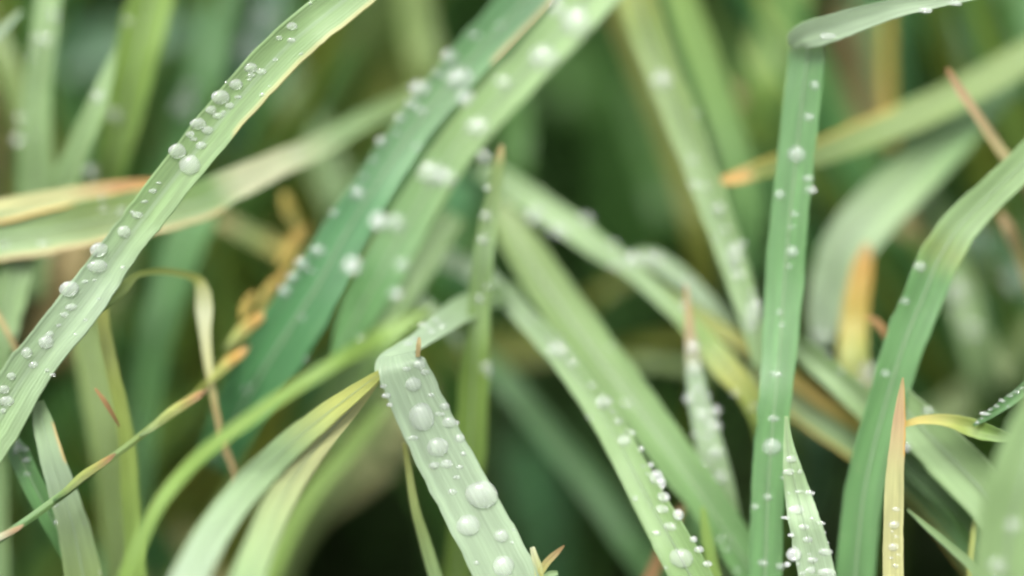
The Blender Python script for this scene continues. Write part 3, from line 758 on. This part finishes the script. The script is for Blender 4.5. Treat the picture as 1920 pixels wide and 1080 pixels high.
def drops(key, where, lst, all_tiny=False):
    """lst: (x, y, width px[, height px]) on the blade KEY."""
    o = BLADES[key]
    if key not in TREES:
        me = o.data
        TREES[key] = BVHTree.FromPolygons([v.co.copy() for v in me.vertices], [tuple(p.vertices) for p in me.polygons])
    tree = TREES[key]
    lst = sorted(lst, key=lambda q: q[1])
    for q in lst:
        x, y, wp = q[:3]; hp = q[3] if len(q) > 3 else wp * .8
        dirv = (P3(x, y, 0) - CAMP).normalized()
        hit = tree.ray_cast(CAMP, dirv)
        if hit[0] is None:
            near = tree.find_nearest(P3(x, y, 0) if False else CAMP + dirv * ((o.data.vertices[0].co - CAMP).length))
            # nearest point on the blade to the line of sight
            best = None
            for v in o.data.vertices:
                t = (v.co - CAMP).dot(dirv)
                dd = (CAMP + dirv * t - v.co).length
                if best is None or dd < best[0]:
                    best = (dd, v.co, t)
            pos = (CAMP + dirv * best[2]).lerp(best[1], .45)
            nrm = -dirv
        else:
            pos, nrm = hit[0], hit[1]
            if nrm.dot(dirv) > 0: nrm = -nrm
        z = (pos - CAMP).dot(FW)
        a = wp * 1.02 * K * z / 2; b = hp * 1.02 * K * z / 2
        nrm = (nrm * .8 - dirv * .5).normalized()
        down = Vector((0, 0, -1)); down = (down - nrm * down.dot(nrm)).normalized()
        side = nrm.cross(down)
        m = Matrix((side * a, down * b, nrm * min(a, b) * .5)).transposed().to_4x4()
        m.translation = pos + nrm * min(a, b) * .08
        d = bpy.data.objects.new('water_drop', random.choice(DROPM)); C.objects.link(d)
        d.matrix_world = m
        size = 'tiny' if wp < 12 or all_tiny else 'large' if wp >= 34 else 'round' if wp >= 20 else 'small'
        LABELS.setdefault((where, size), []).append((y, d))


drops('A', 'the long pale blade on the left side', [
    (547, 49, 20, 14), (523, 71, 12, 8), (546, 75, 16, 9), (516, 112, 10, 6), (470, 127, 24, 18), (489, 134, 20, 11), (471, 141, 15, 8), (467, 149, 10, 5),
    (442, 158, 26, 19), (413, 182, 33, 26), (446, 182, 14, 7), (430, 198, 17, 12), (395, 206, 20, 15), (419, 210, 10, 6), (409, 217, 22, 12),
    (371, 232, 30, 21), (389, 244, 22, 15), (356, 252, 16, 12), (363, 261, 14, 7), (377, 273, 20, 14), (332, 283, 32, 28), (356, 309, 40, 36),
    (297, 343, 10, 5), (286, 358, 15, 9), (271, 378, 13, 6), (248, 398, 10, 7), (257, 403, 20, 12), (232, 434, 24, 22), (185, 468, 32, 26), (182, 499, 36, 24),
    (159, 528, 12, 7), (129, 541, 36, 28), (133, 576, 22, 12), (120, 590, 14, 9), (110, 610, 10, 6), (93, 627, 16, 12), (86, 641, 28, 24), (50, 661, 20, 20),
    (63, 684, 18, 11), (21, 705, 16, 14), (7, 730, 20, 16), (12, 752, 28, 18), (6, 770, 12, 10), (160, 600, 8, 5), (185, 560, 8, 5)])
drops('M', 'the folded leaf at the centre', [
    (786, 684, 22, 17), (762, 692, 17, 9), (797, 698, 17, 11), (775, 721, 30, 27), (719, 724, 13, 8), (808, 741, 14, 8), (724, 742, 17, 10), (731, 760, 12, 7),
    (790, 782, 46, 52), (834, 762, 18, 14), (821, 776, 12, 8), (842, 792, 26, 20), (774, 821, 19, 9), (820, 839, 40, 36), (862, 822, 20, 16),
    (814, 873, 19, 13), (837, 870, 22, 16), (862, 876, 14, 8), (856, 895, 13, 8), (848, 922, 16, 12), (903, 927, 60, 50), (878, 985, 44, 38), (940, 1005, 27, 24), (944, 1061, 40, 36)])
drops('E1', 'the long beaded blade of the lower pair', [
    (1048, 657, 44, 30), (1074, 680, 20, 16), (1133, 754, 34, 24), (1110, 722, 14, 10), (1160, 790, 16, 12), (1172, 826, 26, 20), (1222, 870, 12, 10), (1232, 892, 26, 26), (1246, 905, 16, 22),
    (1245, 932, 24, 18), (1243, 955, 26, 14), (1271, 962, 20, 20), (1257, 988, 26, 15), (1231, 1000, 16, 10), (1300, 1008, 14, 12), (1278, 1047, 44, 36), (1312, 1031, 18, 12), (1326, 1056, 18, 11), (1205, 840, 12, 9), (1190, 812, 10, 8), (1150, 772, 10, 7)])
drops('O', 'the dotted leaf at the bottom', [
    (1483, 861, 22, 14), (1478, 885, 22, 12), (1497, 922, 18, 7), (1518, 924, 20, 9), (1493, 956, 32, 18), (1470, 970, 18, 6), (1506, 988, 22, 10), (1539, 981, 17, 7), (1523, 972, 12, 5),
    (1514, 1012, 18, 12), (1483, 1005, 13, 7), (1487, 1041, 28, 26), (1548, 1035, 26, 14), (1523, 1050, 20, 12), (1519, 1069, 20, 12), (1550, 1074, 34, 18), (1463, 1058, 12, 10), (1504, 1075, 12, 7)])
drops('N', 'the straw coloured blade', [(1680, 955, 16, 8), (1676, 984, 21, 15), (1675, 1026, 20, 15), (1680, 1006, 11, 4), (1671, 1046, 11, 4), (1679, 1061, 13, 8), (1672, 997, 9, 3), (1684, 1040, 8, 4)])
drops('R', 'the tall bent blade', [
    (1528, 160, 16, 16), (1517, 220, 20, 14), (1494, 290, 34, 30), (1516, 335, 20, 10), (1520, 356, 22, 14), (1462, 365, 18, 16), (1490, 401, 14, 8), (1486, 472, 22, 20),
    (1455, 702, 22, 10), (1451, 785, 20, 10), (1448, 838, 36, 30), (1440, 932, 16, 10), (1416, 950, 14, 10), (1431, 1056, 20, 12), (1463, 1062, 16, 12), (1480, 500, 10, 8), (1466, 610, 10, 8)])
drops('B', 'the wide teal blade', [
    (843, 108, 32, 30), (860, 148, 56, 44), (820, 138, 18, 16), (786, 164, 40, 30), (772, 196, 26, 18), (790, 208, 22, 16), (750, 222, 22, 18), (715, 265, 22, 20), (782, 276, 14, 10), (671, 362, 28, 26), (700, 300, 12, 10),
    (888, 66, 22, 14), (938, 48, 16, 10), (596, 470, 28, 20), (566, 495, 26, 26), (548, 520, 20, 20), (534, 545, 24, 24), (745, 250, 12, 10)])
drops('C', 'the broad pale blade beside the teal one', [
    (1080, 42, 56, 56), (1018, 108, 52, 44), (1045, 20, 30, 24), (895, 238, 44, 34), (943, 155, 30, 24), (808, 325, 48, 42), (836, 334, 40, 34), (705, 408, 34, 32), (742, 418, 34, 34), (655, 492, 36, 30), (868, 180, 30, 24), (915, 300, 20, 16)])
drops('J1', 'the long yellowish blade near the top', [(1243, 150, 40, 34), (1348, 392, 26, 22), (1378, 480, 36, 50), (1386, 516, 30, 18), (1412, 592, 32, 66), (1300, 300, 18, 14), (1360, 430, 18, 12), (1322, 350, 16, 12)])
drops('H', 'the narrow grey blade with the pink tip', [(1299, 653, 28, 28), (1301, 691, 26, 24), (1293, 748, 22, 20), (1318, 779, 28, 22), (1345, 770, 20, 18), (1338, 798, 30, 22), (1343, 849, 30, 22), (1352, 894, 30, 20), (1310, 730, 18, 12), (1328, 820, 16, 12), (1322, 870, 16, 12)])
drops('Fs', 'the beaded strip right of centre', [(1004, 404, 34, 30), (1044, 430, 30, 24), (1100, 410, 24, 18), (1184, 488, 34, 28), (1060, 440, 18, 14), (1150, 460, 18, 14)])
drops('F2', 'the pale forking strip', [(1226, 486, 40, 22), (1290, 530, 22, 16)])
drops('E2', 'the upper of the paired lower right blades', [(1175, 758, 20, 14), (1362, 1030, 12, 9), (1350, 1012, 14, 10)])
drops('D', 'the upright blade at the centre', [(910, 405, 22, 20), (905, 450, 20, 18), (912, 690, 22, 26), (898, 560, 18, 16)])
drops('L1', 'the pale upright blade near the left edge', [(80, 75, 38, 22), (101, 30, 20, 16), (32, 260, 20, 18), (60, 105, 16, 10)])
drops('L4', 'the pale pointed blade at the upper left', [(184, 182, 24, 24)])
drops('L5', 'the broad bright green blade', [(214, 216, 26, 26), (164, 322, 24, 24), (240, 40, 16, 14)])
drops('f2', 'the dim blade behind the beaded one', [(346, 200, 44, 34), (358, 165, 30, 22)])
drops('f1', 'the blue green blade at the top left', [(495, 35, 50, 44), (465, 92, 46, 44)])
drops('f32', 'the pale leaf at the upper right', [(1724, 360, 56, 54)])
drops('f34', 'the blurred beaded blade at the right', [(1795, 548, 46, 44), (1822, 620, 38, 30), (1800, 590, 22, 18)])
drops('f36', 'the grey blue leaf by the right edge', [(1898, 528, 44, 36), (1820, 440, 30, 22)])
drops('AB2', 'the wide pale grey green leaf', [(1542, 628, 36, 24)])
drops('Q', 'the broad smooth curved blade', [(1724, 500, 22, 18), (1696, 565, 16, 12), (1660, 700, 16, 12)])
drops('AA', 'the orange and yellow dead leaf', [(1626, 702, 34, 46)])
drops('U', 'the wide leaf under the yellow curl', [(1741, 770, 22, 15), (1698, 840, 20, 16)])
drops('W', 'the thin beaded blade at the right edge', [(1905, 735, 16, 7), (1893, 742, 14, 6), (1880, 752, 12, 5), (1868, 762, 12, 5), (1845, 776, 18, 7), (1915, 728, 12, 6), (1857, 768, 10, 5), (1832, 792, 10, 6)])
drops('A3', 'the short green blade at the bottom left', [(40, 842, 32, 14), (33, 832, 16, 9), (50, 862, 16, 10), (51, 889, 14, 6), (28, 850, 10, 7)])
drops('T', 'the arched straw green leaf', [(80, 457, 20, 12), (195, 393, 16, 10), (228, 396, 20, 14), (10, 460, 16, 10)])
drops('X', 'the nearest soft blade', [(1900, 985, 30, 24), (1868, 1060, 30, 26)])


def scatter(key, where, n, smin, smax, seed, edge=.6):
    """Tiny beads strewn along the blade, most of them near its edges."""
    o = BLADES[key]; me = o.data; rnd = random.Random(seed)
    vs = [v.co for v in me.vertices]
    m = len(US); rings = len(vs) // (2 * m)
    got = []; tries = 0
    while len(got) < n and tries < n * 30:
        tries += 1
        i = rnd.randrange(1, rings - 1)
        j = rnd.choice([0, 1, 2, 8, 9, 10]) if rnd.random() < edge else rnd.randrange(2, 9)
        p = vs[i * 2 * m + j].lerp(vs[(i + 1) * 2 * m + j], rnd.random())
        q = to_px(p)
        if q and -10 < q[0] < 1930 and -10 < q[1] < 1090:
            w_ = rnd.uniform(smin, smax)
            if all(math.hypot(q[0] - g[0], q[1] - g[1]) > 11 for g in got):
                got.append((q[0], q[1], w_, w_ * rnd.uniform(.55, .9)))
    drops(key, where, got, all_tiny=True)


for _k, _w, _n, _a, _b in [
        ('A', 'the long pale blade on the left side', 12, 5, 10), ('M', 'the folded leaf at the centre', 8, 6, 11), ('E1', 'the long beaded blade of the lower pair', 14, 7, 13),
        ('O', 'the dotted leaf at the bottom', 8, 5, 10), ('H', 'the narrow grey blade with the pink tip', 5, 10, 16), ('B', 'the wide teal blade', 8, 9, 18),
        ('C', 'the broad pale blade beside the teal one', 5, 14, 26), ('R', 'the tall bent blade', 6, 7, 13), ('D', 'the upright blade at the centre', 4, 9, 16),
        ('Fs', 'the beaded strip right of centre', 7, 10, 20), ('J1', 'the long yellowish blade near the top', 5, 12, 20), ('E2', 'the upper of the paired lower right blades', 3, 8, 14),
        ('L1', 'the pale upright blade near the left edge', 3, 10, 18), ('T', 'the arched straw green leaf', 3, 8, 14), ('W', 'the thin beaded blade at the right edge', 6, 5, 9),
        ('AI', 'the ribbed pale blade at the right', 3, 10, 18), ('A2', 'the grey green blade with the reddish margin', 5, 5, 9)]:
    scatter(_k, _w, _n, _a, _b, seed=len(_w) * 7 + _n)
drops('fold', 'the folded back half of the centre leaf', [(790, 604, 18, 9), (826, 612, 20, 8), (808, 622, 14, 8), (764, 645, 20, 9), (776, 636, 12, 7), (815, 600, 14, 9), (800, 612, 10, 6)])
drops('bent', 'the bent over tip of the tall blade', [(1553, 68, 30, 12), (1735, 19, 26, 11), (1790, 6, 26, 9)])

for (_w, _s), _l in LABELS.items():
    _l.sort(key=lambda q: q[0])
    for _i, (_y, _d) in enumerate(_l):
        _t = '%s %s drop from the top on %s' % (ORD[_i], _s, _w) if _i else 'topmost %s drop on %s' % (_s, _w)
        assert len(_t.split()) <= 16, _t
        tag(_d, _t, 'water drop', 'water drops on ' + _w)
        _d['kind'] = 'thing'
